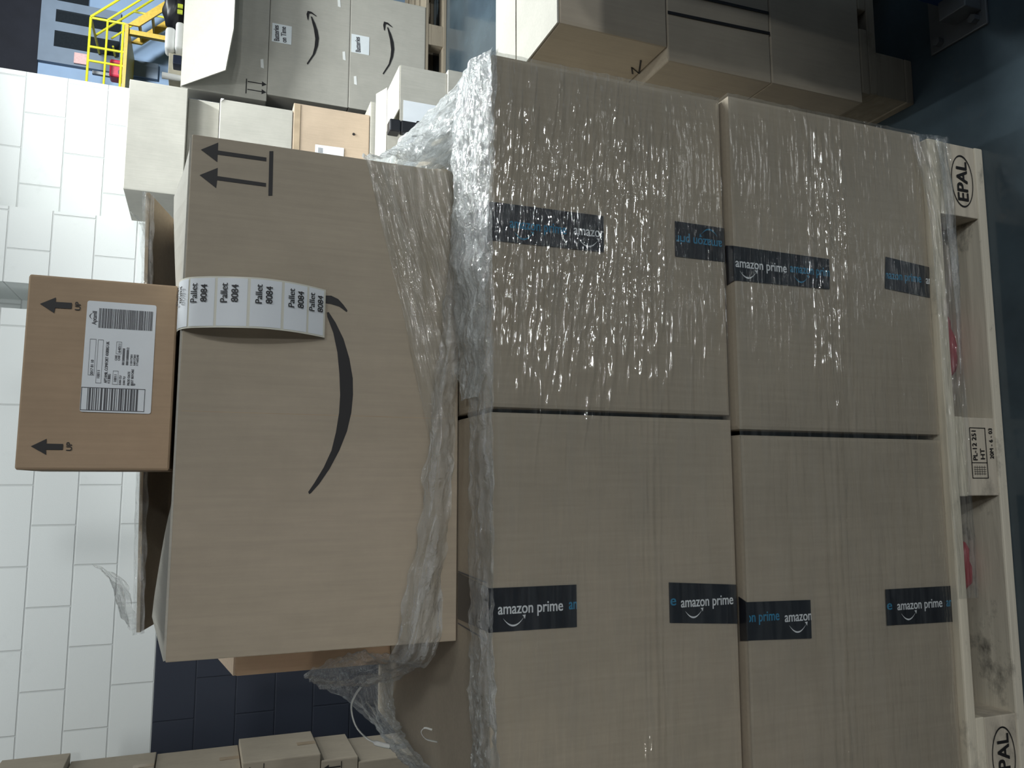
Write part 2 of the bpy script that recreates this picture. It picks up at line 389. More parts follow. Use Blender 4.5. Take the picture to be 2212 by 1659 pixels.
# red plastic scraps pushed into the fork openings
def lump(mb, c, s, seed):
    nu, nv = 20, 12; vs = []
    for j in range(nv + 1):
        for i in range(nu):
            a, b = 2 * math.pi * i / nu, math.pi * j / nv
            d = Vector((math.cos(a) * math.sin(b), math.sin(a) * math.sin(b), math.cos(b)))
            k = 1 + .25 * noise.noise(d * 2.2 + Vector((seed, 0, 0)))
            vs.append((c[0] + d.x * s[0] * k, c[1] + d.y * s[1] * k, c[2] + max(-.98, d.z * k) * s[2]))
    mb.add(vs, [(j * nu + i, j * nu + (i + 1) % nu, (j + 1) * nu + (i + 1) % nu, (j + 1) * nu + i) for j in range(nv) for i in range(nu)])
    return mb
tag(build('red_bag', lump(MB(), (.215, .085, .052), (.072, .034, .029), 1), M['red'], smooth=True), 'dark red crumpled bag in the pallet opening beside the soot mark', 'bag')
tag(build('red_bag', lump(MB(), (-.205, .085, .043), (.05, .028, .020), 4), M['red'], smooth=True), 'dark red scrap barely showing in the pallet opening left of the centre block', 'bag')
# ------------------------------------------------------------------ cartons
def carton_body(x0, x1, y0, y1, z0, z1, r=.004, bulge=.003, seed=0):
    """closed carton: rounded creases and faintly bowed faces"""
    n = 8; bm = bmesh.new()
    mb = MB(); g = {}
    def vid(p):
        kk = tuple(round(c, 5) for c in p)
        if kk not in g: g[kk] = len(mb.v); mb.v.append(p)
        return g[kk]
    def T(i): # non-uniform parameter so the edge rows lie close to the creases
        return (0, .012, .16, .33, .5, .67, .84, .988, 1)[i]
    D = ((x0, x1), (y0, y1), (z0, z1))
    for ax in range(3):
        o = [a for a in range(3) if a != ax]
        for side in (0, 1):
            for i in range(n):
                for j in range(n):
                    q = []
                    for (a, b) in ((i, j), (i + 1, j), (i + 1, j + 1), (i, j + 1)):
                        p = [0, 0, 0]; p[ax] = D[ax][side]
                        p[o[0]] = D[o[0]][0] + (D[o[0]][1] - D[o[0]][0]) * T(a); p[o[1]] = D[o[1]][0] + (D[o[1]][1] - D[o[1]][0]) * T(b)
                        q.append(vid(tuple(p)))
                    mb.f.append(tuple(q))
    out = []
    for v in mb.v:
        t = [(v[a] - D[a][0]) / (D[a][1] - D[a][0]) for a in range(3)]
        w = list(v); edge = sum(1 for a in range(3) if t[a] < .001 or t[a] > .999)
        for a in range(3):
            if t[a] < .001 or t[a] > .999:
                s = 1 if t[a] > .5 else -1
                if edge > 1: w[a] -= s * r * .3
                else:
                    b = 1
                    for c in range(3):
                        if c != a: b *= 1 - (2 * t[c] - 1) ** 2
                    if a != 2: w[a] -= s * bulge * b * (.6 + .8 * noise.noise(Vector((seed, a * 3.1 + s, 0))))
        out.append(tuple(w))
    mb.v = out
    return mb
def carton(label, x0, x1, y0, y1, z0, z1, mat='kraft', group=None, parts=True, name='carton', r=.004, bulge=.003):
    seed = x0 * 7.3 + z0 * 3.1 + y0
    mb = carton_body(x0, x1, y0, y1, z0, z1, r, bulge, seed)
    if not parts:
        o = build(name, mb, M[mat], loc=((x0 + x1) / 2, (y0 + y1) / 2, z0)); return tag(o, label, 'box', group)
    t = thing(name, label, 'box', ((x0 + x1) / 2, (y0 + y1) / 2, z0), group)
    build('carton_body', mb, M[mat], t); return t
def seam(t, x0, x1, z, y, y2=None):
    pass
# tape strip on a front face: corners listed as four (x, z); writing runs downwards in the world (from the top of the tape)
D_ = Vector((0, 0, -1)); RT = Vector((1, 0, 0))
def tape(t, pts, y, words, over_top=None, under=None):
    """pts: left-top, right-top, right-bottom, left-bottom in (x,z). words: (text, ink, from z, to z, flipped, base x, clip)"""
    mb = MB(); (a, b, c, d) = pts; y0 = y - .0008
    mb.panel([(a[0], y0, a[1]), (d[0], y0, d[1]), (c[0], y0, c[1]), (b[0], y0, b[1])], .0008)
    if over_top:
        (zt, yb) = over_top
        mb.panel([(a[0], y0, zt), (b[0], y0, zt), (b[0] + .006, yb, zt), (a[0] - .004, yb, zt)], .0008)
        mb.panel([(a[0], y0, a[1]), (b[0], y0, b[1]), (b[0], y0, zt), (a[0], y0, zt)], .0008)
    o = build('packing_tape', mb, M['tape'], t); o['label'] = 'black printed packing tape'
    for (txt, ink, z0, z1, flip, xb, clip) in words:
        L = abs(z1 - z0); lb = MB()
        if not flip: org = Vector((xb, y0 - .0010, z0)); r, u = D_, RT
        else: org = Vector((xb, y0 - .0010, z1)); r, u = -D_, -RT
        text(lb, txt, org, r, u, length=L, size=.0225, clip=clip, bold=.0006)
        if 'amazon' in txt:
            frac = 1.0 if txt == 'amazon' else .5
            if clip is None or (clip[0] is None and (clip[1] is None or clip[1] > L * frac * .9)):
                smile(lb, org + r * (L * frac * .16) - u * .0058, r, u, L * frac * .62, .0022)
        build('lettering', lb, M[ink], o)
    return o
UY, LY, DEP = .035, .015, .785
ur = carton('upper right of the four film-wrapped cartons on the pallet, covered in bright glints', .062, .611, UY, DEP, .588, 1.007, group='cartons wrapped on the pallet')
ul = carton('upper left of the four film-wrapped cartons, its bare top shaded by the big carton', -.552, .056, UY, DEP, .586, 1.007, group='cartons wrapped on the pallet')
lr = carton('lower right of the four film-wrapped cartons, standing on the pallet deck', .038, .611, LY, DEP, .1445, .585, group='cartons wrapped on the pallet')
ll = carton('lower left of the four film-wrapped cartons, standing on the pallet deck', -.565, .030, LY, DEP, .1445, .583, group='cartons wrapped on the pallet')
tape(ur, [(.313, 1.003), (.373, 1.003), (.374, .818), (.315, .818)], UY,
     [('amazon prime', 'blue_ink', .978, .884, False, .336, None), ('amazon', 'white_ink', .871, .817, False, .338, (None, .052))], over_top=(1.0085, .20))
tape(ur, [(.322, .686), (.382, .685), (.381, .588), (.322, .588)], UY, [('amazon prime', 'blue_ink', .700, .594, True, .358, (None, .090))])
tape(lr, [(.286, .585), (.345, .585), (.343, .383), (.289, .385)], LY,
     [('amazon prime', 'white_ink', .583, .478, False, .309, None), ('amazon prime', 'blue_ink', .470, .376, False, .311, (None, .086))], over_top=(.5862, .034))
tape(lr, [(.302, .257), (.361, .251), (.352, .146), (.293, .149)], LY, [('amazon prime', 'blue_ink', .268, .169, False, .320, (.014, None)), ('amazon', 'white_ink', .157, .110, False, .319, (None, .010))])
tape(ul, [(-.257, 1.003), (-.196, 1.003), (-.197, .872), (-.258, .872)], UY,
     [('amazon prime', 'white_ink', .996, .895, False, -.233, None), ('amazon', 'blue_ink', .885, .838, False, -.232, (None, .0125))], over_top=(1.0085, .183))
tape(ul, [(-.262, .713), (-.201, .713), (-.210, .588), (-.271, .588)], UY,
     [('e', 'blue_ink', .712, .702, False, -.236, None), ('amazon prime', 'white_ink', .693, .596, False, -.240, None)])
tape(ll, [(-.294, .581), (-.235, .581), (-.238, .458), (-.299, .459)], LY,
     [('amazon prime', 'blue_ink', .622, .523, False, -.266, (.041, None)), ('amazon', 'white_ink', .512, .458, False, -.270, (None, .0535))], over_top=(.584, .034))
tape(ll, [(-.289, .297), (-.229, .296), (-.230, .146), (-.292, .146)], LY,
     [('e', 'blue_ink', .296, .285, False, -.263, None), ('amazon prime', 'white_ink', .273, .169, False, -.265, None), ('amazon', 'blue_ink', .159, .11, False, -.265, (None, .012))])
# ledge edges: folded flap seams on the top of the left carton
for (t, xs) in ((ul, (-.19, -.27)),):
    for x in xs: build('flap_seam', MB().quad((x - .0012, .05, 1.0078), (x + .0012, .05, 1.0078), (x + .0032, .185, 1.0078), (x + .0008, .185, 1.0078)), M['greyink'], t)
# ------------------------------------------------------------------ big arrow-marked carton on top
BX0, BX1, BY0, BY1, BZ0, BZ1 = -.296, .476, .189, .62, 1.009, 1.432
t = thing('carton', 'big kraft carton with a curved arrow and two up arrows, its back flap standing open', 'box', ((BX0 + BX1) / 2, (BY0 + BY1) / 2, BZ0))
w = .006
mb = MB().box(BX0, BX1, BY0, BY0 + w, BZ0, BZ1).box(BX0, BX1, BY1 - w, BY1, BZ0, BZ1).box(BX0, BX0 + w, BY0 + w, BY1 - w, BZ0, BZ1).box(BX1 - w, BX1, BY0 + w, BY1 - w, BZ0, BZ1).box(BX0 + w, BX1 - w, BY0 + w, BY1 - w, BZ0, BZ0 + w)
build('carton_body', mb, M['kraft'], t, bevel=.0015)
yb = BY0 - .0007
sm = [(.217, 1.225), (.218, 1.222), (.202, 1.211), (.177, 1.198), (.146, 1.188), (.115, 1.182), (.089, 1.181), (.061, 1.183), (.032, 1.189), (.002, 1.2), (-.026, 1.214), (-.049, 1.229), (-.063, 1.241), (-.0645, 1.2435), (-.061, 1.245), (-.047, 1.236), (-.024, 1.223), (.002, 1.212), (.03, 1.206), (.06, 1.202), (.088, 1.201), (.121, 1.203), (.155, 1.207), (.185, 1.214), (.21, 1.224)]
hd = [(.244, 1.226), (.2445, 1.219), (.24, 1.208), (.232, 1.2), (.223, 1.193), (.220, 1.194), (.228, 1.206), (.231, 1.219), (.232, 1.232), (.236, 1.256), (.242, 1.258)]
mb = MB(); poly_xz(mb, sm, yb); poly_xz(mb, hd, yb); build('curved_arrow', mb, M['ink'], t, tri=True)
for a in ([(.453, 1.419), (.468, 1.395), (.4555, 1.395), (.4550, 1.324), (.4490, 1.324), (.4490, 1.395), (.437, 1.395)],
          [(.413, 1.419), (.428, 1.394), (.4150, 1.394), (.4138, 1.323), (.4080, 1.323), (.4085, 1.394), (.396, 1.395)],
          [(.466, 1.32), (.467, 1.314), (.395, 1.313), (.394, 1.319)]): build('up_arrow' if len(a) > 4 else 'arrow_bar', poly_xz(MB(), a, yb), M['ink'], t, tri=True)
mb = MB().box(.0558, .0568, BY0 - .0003, BY0 + .0004, 1.02, 1.428); build('board_crease', mb, M['cleartape'], t)
# flaps: back one tipped forward to keep its underside dark, front one bowed up at its ends, two side ones
build('back_flap', MB().panel([(-.290, BY1 - .006, BZ1 + .004), (.434, BY1 - .006, BZ1 + .004), (.466, .452, 1.508), (-.296, .452, 1.484)], .006), M['kraft'], t)
n = 24; mb = MB(); top = []; bot = []
for i in range(n + 1):
    u = i / n; x = BX0 + .002 + (BX1 - BX0 - .004) * u
    zz = .005 + .026 * max(0, 1 - u / .28) ** .7 * min(1, u / .05 + .12) + .026 * max(0, 1 - (1 - u) / .38) ** .7 * min(1, (1 - u) / .05 + .12)
    top.append((x, zz))
for i in range(n):
    (xa, za), (xb, zb) = top[i], top[i + 1]
    mb.panel([(xa, BY0 + .003, BZ1 + .001), (xb, BY0 + .003, BZ1 + .001), (xb, BY0 + .20, BZ1 + zb), (xa, BY0 + .20, BZ1 + za)], .004)
build('front_flap', mb, M['kraft2'], t)
build('side_flap', MB().panel([(BX1 - .003, BY0 + .06, BZ1 + .003), (BX1 - .003, BY1 - .012, BZ1 + .003), (BX1 - .075, BY1 - .045, BZ1 + .030), (BX1 - .075, BY0 + .23, BZ1 + .028)][::-1], .005), M['kraft'], t)
build('side_flap', MB().panel([(BX0 + .003, BY0 + .06, BZ1 + .003), (BX0 + .003, BY1 - .012, BZ1 + .003), (BX0 + .16, BY1 - .03, BZ1 - .02), (BX0 + .16, BY0 + .23, BZ1 - .02)], .005), M['kraft'], t)
# orange-brown carton behind it, on the same stack
t = carton('orange-brown carton behind the big arrow-marked carton, its left end in the film', -.425, .30, .655, .783, 1.009, 1.318, 'kraft3', bulge=.001)
build('top_flap', MB().panel([(-.424, .657, 1.319), (.29, .657, 1.319), (.29, .775, 1.345), (-.405, .775, 1.352)], .005), M['kraft4'], t)
# ------------------------------------------------------------------ small shipping carton standing on top
AY = .24
t = carton('small tan carton with white shipping label and two UP arrows, standing on the big carton', -.029, .252, AY, .44, 1.442, 1.641, 'kraft3', bulge=.0015)
mb = MB()
arR = [(.209, 1.6245), (.220, 1.605), (.2135, 1.605), (.2138, 1.584), (.205, 1.584), (.2045, 1.605), (.197, 1.606)]
arL = [(.004, 1.623), (.015, 1.604), (.0082, 1.604), (.0080, 1.583), (-.0005, 1.583), (-.0005, 1.604), (-.008, 1.603)]
for a, tx, tz in ((arR, .2035, 1.5725), (arL, -.0015, 1.5715)):
    build('up_arrow', poly_xz(MB(), a, AY - .001), M['ink'], t, tri=True)
    build('lettering', text(MB(), 'UP', (tx, AY - .001, tz), X, Z, length=.012, size=.0105, bold=.0003), M['ink'], t)
lab = MB(); pts = []
for cx_, cz_, a0 in ((.216, 1.561, 0), (.058, 1.562, 90), (.0575, 1.474, 180), (.216, 1.474, 270)):
    for a in (0, 30, 60, 90): pts.append((cx_ + .003 * math.cos(math.radians(a0 + a)), cz_ + .003 * math.sin(math.radians(a0 + a))))
lab.panel([(x, AY - .0006, z) for x, z in pts], .0006)
lo = build('shipping_label', lab, M['paper'], t); lo['label'] = 'white printed shipping label with two barcodes'
def LP(px, py): return (.2190 - (py - 70) / 1530 * .164, 1.5640 - (px - 130) / 970 * .093)
mb = MB(); yl = AY - .0016
def lrect(m, px0, px1, py0, py1):
    a, b = LP(px0, py1), LP(px1, py0); m.quad((a[0], yl, b[1]), (b[0], yl, b[1]), (b[0], yl, a[1]), (a[0], yl, a[1]))
def frame(px0, px1, py0, py1, t_=5):
    lrect(mb, px0, px1, py0, py0 + t_); lrect(mb, px0, px1, py1 - t_, py1); lrect(mb, px0, px0 + t_, py0, py1); lrect(mb, px1 - t_, px1, py0, py1)
rnd = random.Random(3)
x_ = 300
while x_ < 1050:
    w_ = rnd.choice((6, 8, 12, 16)); lrect(mb, x_, min(1055, x_ + w_), 165, 440); x_ += w_ + rnd.choice((6, 7, 9, 12))
frame(125, 1005, 1265, 1580, 8)
x_ = 210
while x_ < 915:
    w_ = rnd.choice((8, 10, 16, 26)); lrect(mb, x_, x_ + w_, 1275, 1570); x_ += w_ + rnd.choice((8, 12, 16, 22))
for q in ((200, 285, 600, 1100), (310, 385, 605, 1205), (565, 640, 620, 790), (540, 615, 1025, 1215)): frame(*q, 4)
def lt(txt, px, py0, py1, size): 
    a = LP(px, py0); b = LP(px, py1); text(mb, txt, (a[0], yl, a[1]), X, Z, length=abs(b[0] - a[0]), size=size, bold=.00025)
lt('Aptamil', 270, 400, 215, .0085); lt('APTAMIL COMFORT 4X800G UK', 465, 1200, 625, .0056); lt('4 X 800G', 510, 1205, 1075, .0052)
lt('2017 01 10', 268, 1095, 890, .0052); lt('10011', 360, 1135, 1030, .005); lt('10011', 595, 1175, 1080, .005); lt('64011', 628, 770, 650, .005)
lt('CASE', 585, 880, 810, .004); lt('CASE', 625, 880, 810, .004); lt('0015000000000', 690, 940, 710, .0045); lt('00015000000012', 745, 940, 695, .0045)
lt('11017201', 800, 940, 790, .004); lt('16017201', 845, 940, 790, .004); lt('17160240', 885, 940, 790, .004)
lt('EAN CU', 660, 1215, 1090, .004); lt('EAN TU', 715, 1215, 1100, .004); lt('PROD DATE', 780, 1220, 1030, .0045); lt('BEST BEFORE', 830, 1220, 995, .0045); lt('TU', 860, 1222, 1195, .0045)
smile(mb, Vector((LP(215, 330)[0], yl, LP(215, 330)[1])), X, -Z, .010, .0012)
build('label_print', mb, M['greyink'], lo)
# strip of six pallet labels hanging over the front of the big carton
t = thing('label_strip', 'curling strip of white pallet number labels hanging below the small carton', 'label strip', (.215, .2, 1.44))
cen = catmull([(.214, .262, 1.4395), (.214, .212, 1.4400), (.2135, .178, 1.428), (.2135, .160, 1.400), (.2145, .152, 1.365), (.216, .152, 1.325), (.216, .160, 1.285), (.215, .172, 1.252), (.214, .184, 1.228)], 80)
def ribbon(y_off, x0, x1, i0, i1):
    m = MB(); vs = []
    for i in range(i0, i1 + 1):
        d = (cen[min(i + 1, 80)] - cen[max(i - 1, 0)]).normalized(); nn = Vector((0, d.z, -d.y)).normalized()
        if nn.y > 0: nn = -nn
        if i < 12 and nn.z < 0 and abs(nn.z) > abs(nn.y): nn = -nn
        p = cen[i] + nn * y_off
        vs += [(p.x + x0, p.y, p.z), (p.x + x1, p.y, p.z)]
    k = i1 - i0
    m.add(vs, [(2 * i, 2 * i + 1, 2 * i + 3, 2 * i + 2) for i in range(k)]); return m
build('backing_strip', ribbon(0, -.038, .038, 0, 80), M['liner'], t, smooth=True)
cuts = [10, 22, 34, 46, 58, 69, 79]
for c in range(6):
    i0, i1 = cuts[c], cuts[c + 1] - 1
    o = build('label', ribbon(.0006, -.0355, .0355, i0, i1), M['paper'], t, smooth=True)
    im = (i0 + i1) // 2; d = (cen[im + 2] - cen[im - 2]).normalized(); up = -d; nn = X.cross(up)
    p = cen[im] + nn * .0028
    lm = MB()
    text(lm, 'Pallet', p - X * .001 + up * .0040, X, up, length=.0285, size=.0140, bold=.0002)
    text(lm, '8084', p - X * .000 - up * .0110, X, up, length=.0255, size=.0140, bold=.00025)
    build('lettering', lm, M['ink'], o)
# ------------------------------------------------------------------ stretch wrap
t = thing('stretch_wrap', 'clear glinting stretch film wound round the pallet load and draped over its top', 'plastic film', (0, 0, .15))
def loop_path(x0, x1, y0, y1, r=.02, n=60):
    P = []
    def seg(a, b, k):
        for i in range(k): P.append(Vector((a[0] + (b[0] - a[0]) * i / k, a[1] + (b[1] - a[1]) * i / k, 0)))
    seg((x1, y0), (x1, y1), 24); seg((x1, y1), (x0, y1), 40); seg((x0, y1), (x0, y0), 24); P.append(Vector((x0, y0, 0)))
    return P
def wrap_sheet(name, x0, x1, y0, y1, zs, mat, seed, amp=.0015):
    P = loop_path(x0, x1, y0, y1); mb = MB(); uv = []; u = [0]
    for i in range(1, len(P)): u.append(u[-1] + (P[i] - P[i - 1]).length)
    nz_ = zs[2]; k = len(P)
    for j in range(nz_ + 1):
        z = zs[0] + (zs[1] - zs[0]) * j / nz_
        for i, p in enumerate(P):
            c = Vector(((x0 + x1) / 2, (y0 + y1) / 2, 0)); q = Vector((u[i] * 3, z * 45, seed))
            d = amp * (noise.noise(q) + .6 * noise.noise(q * 2.1))
            on_x = abs(p.x - x0) < 1e-5 or abs(p.x - x1) < 1e-5; on_y = abs(p.y - y0) < 1e-5 or abs(p.y - y1) < 1e-5
            w = Vector((p.x + (d * (1 if p.x > c.x else -1) if on_x else 0), p.y + (d * (1 if p.y > c.y else -1) if on_y else 0), z))
            mb.v.append(tuple(w)); uv.append((u[i] + seed, z))
    for j in range(nz_):
        for i in range(k - 1):
            a = j * k + i; mb.f.append((a, a + 1, a + k + 1, a + k))
    mb.uv = uv; return build(name, mb, mat, t, smooth=True)
def front_film(name, x0, x1, y, z0, z1, ridges, mat):
    """front panel of the wrap: a fine grid with real raised wrinkles running along it"""
    nx = int((x1 - x0) / .006); nz_ = int((z1 - z0) / .00085); dx = (x1 - x0) / nx; dz = (z1 - z0) / nz_
    h = [[0.0] * (nx + 1) for _ in range(nz_ + 1)]
    for (xa, ln, za, sl, w_, A, wob) in ridges:
        i0, i1 = max(0, int((xa - x0) / dx)), min(nx, int((xa + ln - x0) / dx) + 1); sd = random.random() * 50
        for i in range(i0, i1 + 1):
            t_ = (x0 + i * dx - xa) / ln
            if not 0 <= t_ <= 1: continue
            win = min(1, 4 * math.sin(math.pi * t_)) * (.65 + .7 * noise.noise(Vector((i * dx * 28, sd, 0))))
            zc = za + sl * t_ * ln + wob * noise.noise(Vector((i * dx * 9, sd, 3)))
            for j in range(max(0, int((zc - 3 * w_ - z0) / dz)), min(nz_, int((zc + 3 * w_ - z0) / dz) + 1) + 1):
                q = (z0 + j * dz - zc) / w_; h[j][i] += A * win * math.exp(-.5 * q * q)
    mb = MB(); uv = []
    for j in range(nz_ + 1):
        z = z0 + j * dz
        for i in range(nx + 1):
            x = x0 + i * dx; b = .0012 * noise.noise(Vector((x * 3, z * 40, 5)))
            mb.v.append((x, y - b - h[j][i], z)); uv.append((x, z))
    k = nx + 1
    for j in range(nz_):
        for i in range(nx): mb.f.append((j * k + i, j * k + i + 1, j * k + k + i + 1, j * k + k + i))
    mb.uv = uv; return build(name, mb, mat, t, smooth=True)
rr = random.Random(11)
def scatter(n, xr, zr, ln, w_, A, sl=(-.06, .04), bias=None):
    out = []
    while len(out) < n:
        x, z = rr.uniform(*xr), rr.uniform(*zr)
        if bias and rr.random() > bias(x, z): continue
        L_ = rr.uniform(*ln); W_ = rr.uniform(*w_); out.append((x - L_ / 2, L_, z, rr.uniform(*sl), W_, W_ * rr.uniform(*A), rr.uniform(.001, .006)))
    return out
up = scatter(620, (.02, .61), (.70, 1.004), (.03, .16), (.0012, .0024), (.4, 1.1), (-.16, -.02), lambda x, z: max(.1, 1 - abs(x - .36) / .34) * (.45 + .55 * (z > .78)))
up += scatter(70, (.05, .60), (.60, .72), (.03, .12), (.0011, .0018), (.3, .7), (-.10, .0))
up += scatter(90, (-.55, .1), (.60, 1.0), (.05, .25), (.0012, .002), (.12, .35), (-.08, .0))
up += [(-.55, 1.16, .742 + d, -.004, w_, A, .004) for d, w_, A in ((0, .003, .0030), (.010, .0022, .0018), (.019, .0020, .0016), (-.012, .002, .0014))]
up += scatter(46, (.12, .58), (.735, .79), (.05, .16), (.0012, .0022), (.6, 1.1), (-.03, .01))
up += [(.17 + .02 * q, .19, .985 - .011 * q, -.85, .0016, .0014, .002) for q in range(5)]
low = scatter(130, (.02, .58), (.345, .430), (.05, .20), (.0012, .0024), (.5, 1.1), (-.03, .01), lambda x, z: max(.12, 1 - abs(x - .32) / .30))
low += [(-.57, 1.18, .395 + d, -.004, w_, A, .004) for d, w_, A in ((0, .003, .0028), (.012, .0022, .0018), (-.016, .0022, .0016), (.028, .002, .0014))]
low += scatter(70, (.05, .60), (.16, .57), (.03, .13), (.0011, .0018), (.3, .75), (-.06, .0))
low += scatter(70, (-.56, .1), (.16, .57), (.06, .30), (.0012, .002), (.1, .3), (-.06, .0))
front_film('front_film', -.557, .6132, .0318, .590, 1.010, up, M['film'])
front_film('front_film', -.570, .6132, .0118, .150, .588, low, M['film'])
wrap_sheet('upper_wrap', -.557, .6132, .0318, .7885, (.590, 1.010, 120), M['film'], 0)
wrap_sheet('lower_wrap', -.570, .6132, .0118, .7885, (.150, .588, 120), M['film'], 3)
# band of film pulled down over the deck edge, fading to the left
sheet('deck_wrap', [[(.606, .010, .175), (.46, -.002, .158), (.30, -.004, .153), (.1, -.004, .15), (-.25, -.003, .147)],
                    [(.604, -.006, .14), (.46, -.009, .132), (.30, -.008, .128), (.1, -.006, .126), (-.25, -.005, .126)],
                    [(.604, -.007, .095), (.46, -.008, .099), (.30, -.007, .099), (.1, -.006, .099), (-.25, -.005, .1)]], 220, 40, M['film_drape'], t, .0035, 100, .08, 5)
sheet('deck_bunch', [[(.598, -.006, .128), (.50, -.014, .130), (.38, -.013, .124), (.27, -.010, .115), (.15, -.007, .1105)],
                     [(.598, -.010, .116), (.50, -.022, .116), (.38, -.019, .112), (.27, -.013, .110), (.15, -.008, .1095)],
                     [(.598, -.006, .104), (.50, -.012, .104), (.38, -.011, .102), (.27, -.009, .104), (.15, -.007, .1085)]], 180, 18, M['film_crush'], t, .0035, 120, .08, 8)
# ledge: crumpled film lying over the front top edge
sheet('ledge_film', [[(-.62, .026, .985), (-.3, .026, 1.004), (.1, .026, 1.006), (.4, .026, 1.008), (.617, .026, 1.000)],
                     [(-.62, .045, 1.0), (-.3, .05, 1.016), (.1, .05, 1.017), (.4, .05, 1.020), (.612, .05, 1.016)],
                     [(-.60, .13, 1.0), (-.3, .10, 1.016), (.1, .10, 1.020), (.4, .12, 1.030), (.608, .12, 1.024)]], 260, 22, M['film_crush'], t, .006, 55, .6, 2, .006)
# sheet bridging from the right end of the load up to the big carton
sheet('side_bridge', [[(.617, .028, 1.008), (.617, .11, 1.022), (.615, .20, 1.034), (.612, .30, 1.046), (.605, .37, 1.067), (.58, .42, 1.07)],
                      [(.555, .05, 1.016), (.57, .12, 1.03), (.57, .21, 1.055), (.565, .30, 1.085), (.55, .37, 1.10), (.53, .42, 1.10)],
                      [(.47, .182, 1.016), (.485, .186, 1.05), (.486, .188, 1.09), (.486, .19, 1.13), (.484, .189, 1.165), (.482, .186, 1.178)]], 90, 50, M['film_white'], t, .008, 26, .7, 4)
sheet('side_bridge', [[(.614, .06, 1.012), (.612, .14, 1.020), (.608, .24, 1.028), (.600, .34, 1.040), (.590, .42, 1.055)],
                      [(.550, .12, 1.014), (.555, .19, 1.028), (.550, .28, 1.055), (.545, .36, 1.080), (.530, .44, 1.095)],
                      [(.484, .196, 1.012), (.485, .21, 1.045), (.485, .24, 1.09), (.484, .28, 1.135), (.483, .33, 1.165)]], 80, 44, M['film_white'], t, .007, 30, .7, 9)
sheet('ledge_heap', [[(.617, .027, 1.008), (.5, .028, 1.010), (.36, .03, 1.012), (.2, .04, 1.013), (.08, .06, 1.015)],
                     [(.60, .10, 1.035), (.5, .10, 1.040), (.36, .10, 1.035), (.2, .11, 1.028), (.08, .11, 1.022)],
                     [(.50, .178, 1.02), (.47, .176, 1.022), (.36, .172, 1.025), (.2, .16, 1.022), (.08, .14, 1.02)]], 120, 30, M['film_white'], t, .009, 32, .6, 7)
# folds drawn tight across the face of the big carton
sheet('carton_drape', [[(.482, .186, 1.172), (.408, .181, 1.153), (.325, .180, 1.132), (.227, .178, 1.107), (.108, .176, 1.08), (-.002, .172, 1.054)],
                       [(.480, .183, 1.09), (.400, .179, 1.085), (.322, .175, 1.08), (.226, .172, 1.07), (.108, .168, 1.062), (-.004, .165, 1.05)],
                       [(.470, .183, 1.012), (.394, .178, 1.010), (.32, .172, 1.016), (.224, .168, 1.03), (.109, .165, 1.041), (-.006, .160, 1.045)]], 140, 50, M['film_drape'], t, .0045, 46, .10, 11)
# twisted rope of film sagging across the carton foot and round its left corner
sheet('film_rope', [[(.505, .165, 1.02), (.399, .150, 1.027), (.286, .146, 1.041), (.187, .146, 1.052), (.091, .150, 1.062), (-.017, .154, 1.071), (-.116, .158, 1.081), (-.2, .163, 1.096), (-.300, .172, 1.113), (-.325, .3, 1.123), (-.358, .45, 1.143), (-.430, .645, 1.187)],
                    [(.48, .11, 1.03), (.39, .105, 1.03), (.282, .115, 1.038), (.187, .125, 1.046), (.091, .132, 1.052), (-.017, .136, 1.056), (-.116, .142, 1.064), (-.2, .150, 1.076), (-.310, .160, 1.088), (-.352, .3, 1.088), (-.402, .45, 1.109), (-.455, .68, 1.165)],
                    [(.458, .07, 1.02), (.376, .085, 1.016), (.278, .105, 1.02), (.186, .125, 1.025), (.091, .135, 1.028), (-.017, .142, 1.030), (-.116, .147, 1.036), (-.2, .156, 1.042), (-.304, .168, 1.044), (-.352, .28, 1.045), (-.410, .45, 1.050), (-.476, .70, 1.143)]], 320, 34, M['film_crush'], t, .009, 44, .4, 13, .008)
sheet('edge_tail', [[(-.432, .655, 1.186), (-.475, .72, 1.141), (-.536, .79, 1.066), (-.575, .80, 1.022), (-.598, .7, .994), (-.595, .58, .978), (-.590, .45, .968), (-.588, .25, .960), (-.585, .05, .955)],
                    [(-.442, .68, 1.17), (-.466, .69, 1.105), (-.498, .70, 1.055), (-.53, .69, 1.030), (-.566, .62, 1.022), (-.572, .54, 1.018), (-.566, .42, 1.018), (-.562, .25, 1.018), (-.560, .05, 1.016)],
                    [(-.456, .66, 1.153), (-.443, .63, 1.076), (-.432, .60, 1.024), (-.476, .60, 1.016), (-.517, .55, 1.014), (-.529, .48, 1.014), (-.528, .36, 1.014), (-.525, .22, 1.013), (-.525, .05, 1.013)]], 150, 34, M['film_crush'], t, .009, 40, .35, 19, .008)
# loose loops of film
def strip(name, pts, w, mat, axis=(0, 1, 0)):
    P = catmull(pts, 48); A = Vector(axis) * w / 2; mb = MB()
    vs = []
    for p in P: vs += [p - A, p + A]
    mb.add(vs, [(2 * i, 2 * i + 1, 2 * i + 3, 2 * i + 2) for i in range(48)]); return build(name, mb, mat, t, smooth=True)
def cord(name, pts, r, mat): return build(name, MB().tube(catmull(pts, 48), r, 8, .35), mat, t, smooth=True)
cord('loose_loop', [(-.440, .6, 1.042), (-.447, .6, 1.07), (-.467, .6, 1.09), (-.493, .6, 1.098), (-.530, .6, 1.087), (-.559, .6, 1.058), (-.575, .6, 1.016), (-.577, .6, .985)], .005, M['loop'])
cord('curled_end', [(-.445, .25, 1.030), (-.441, .25, 1.042), (-.447, .25, 1.048), (-.458, .25, 1.040), (-.468, .26, 1.018)], .0016, M['loop'])
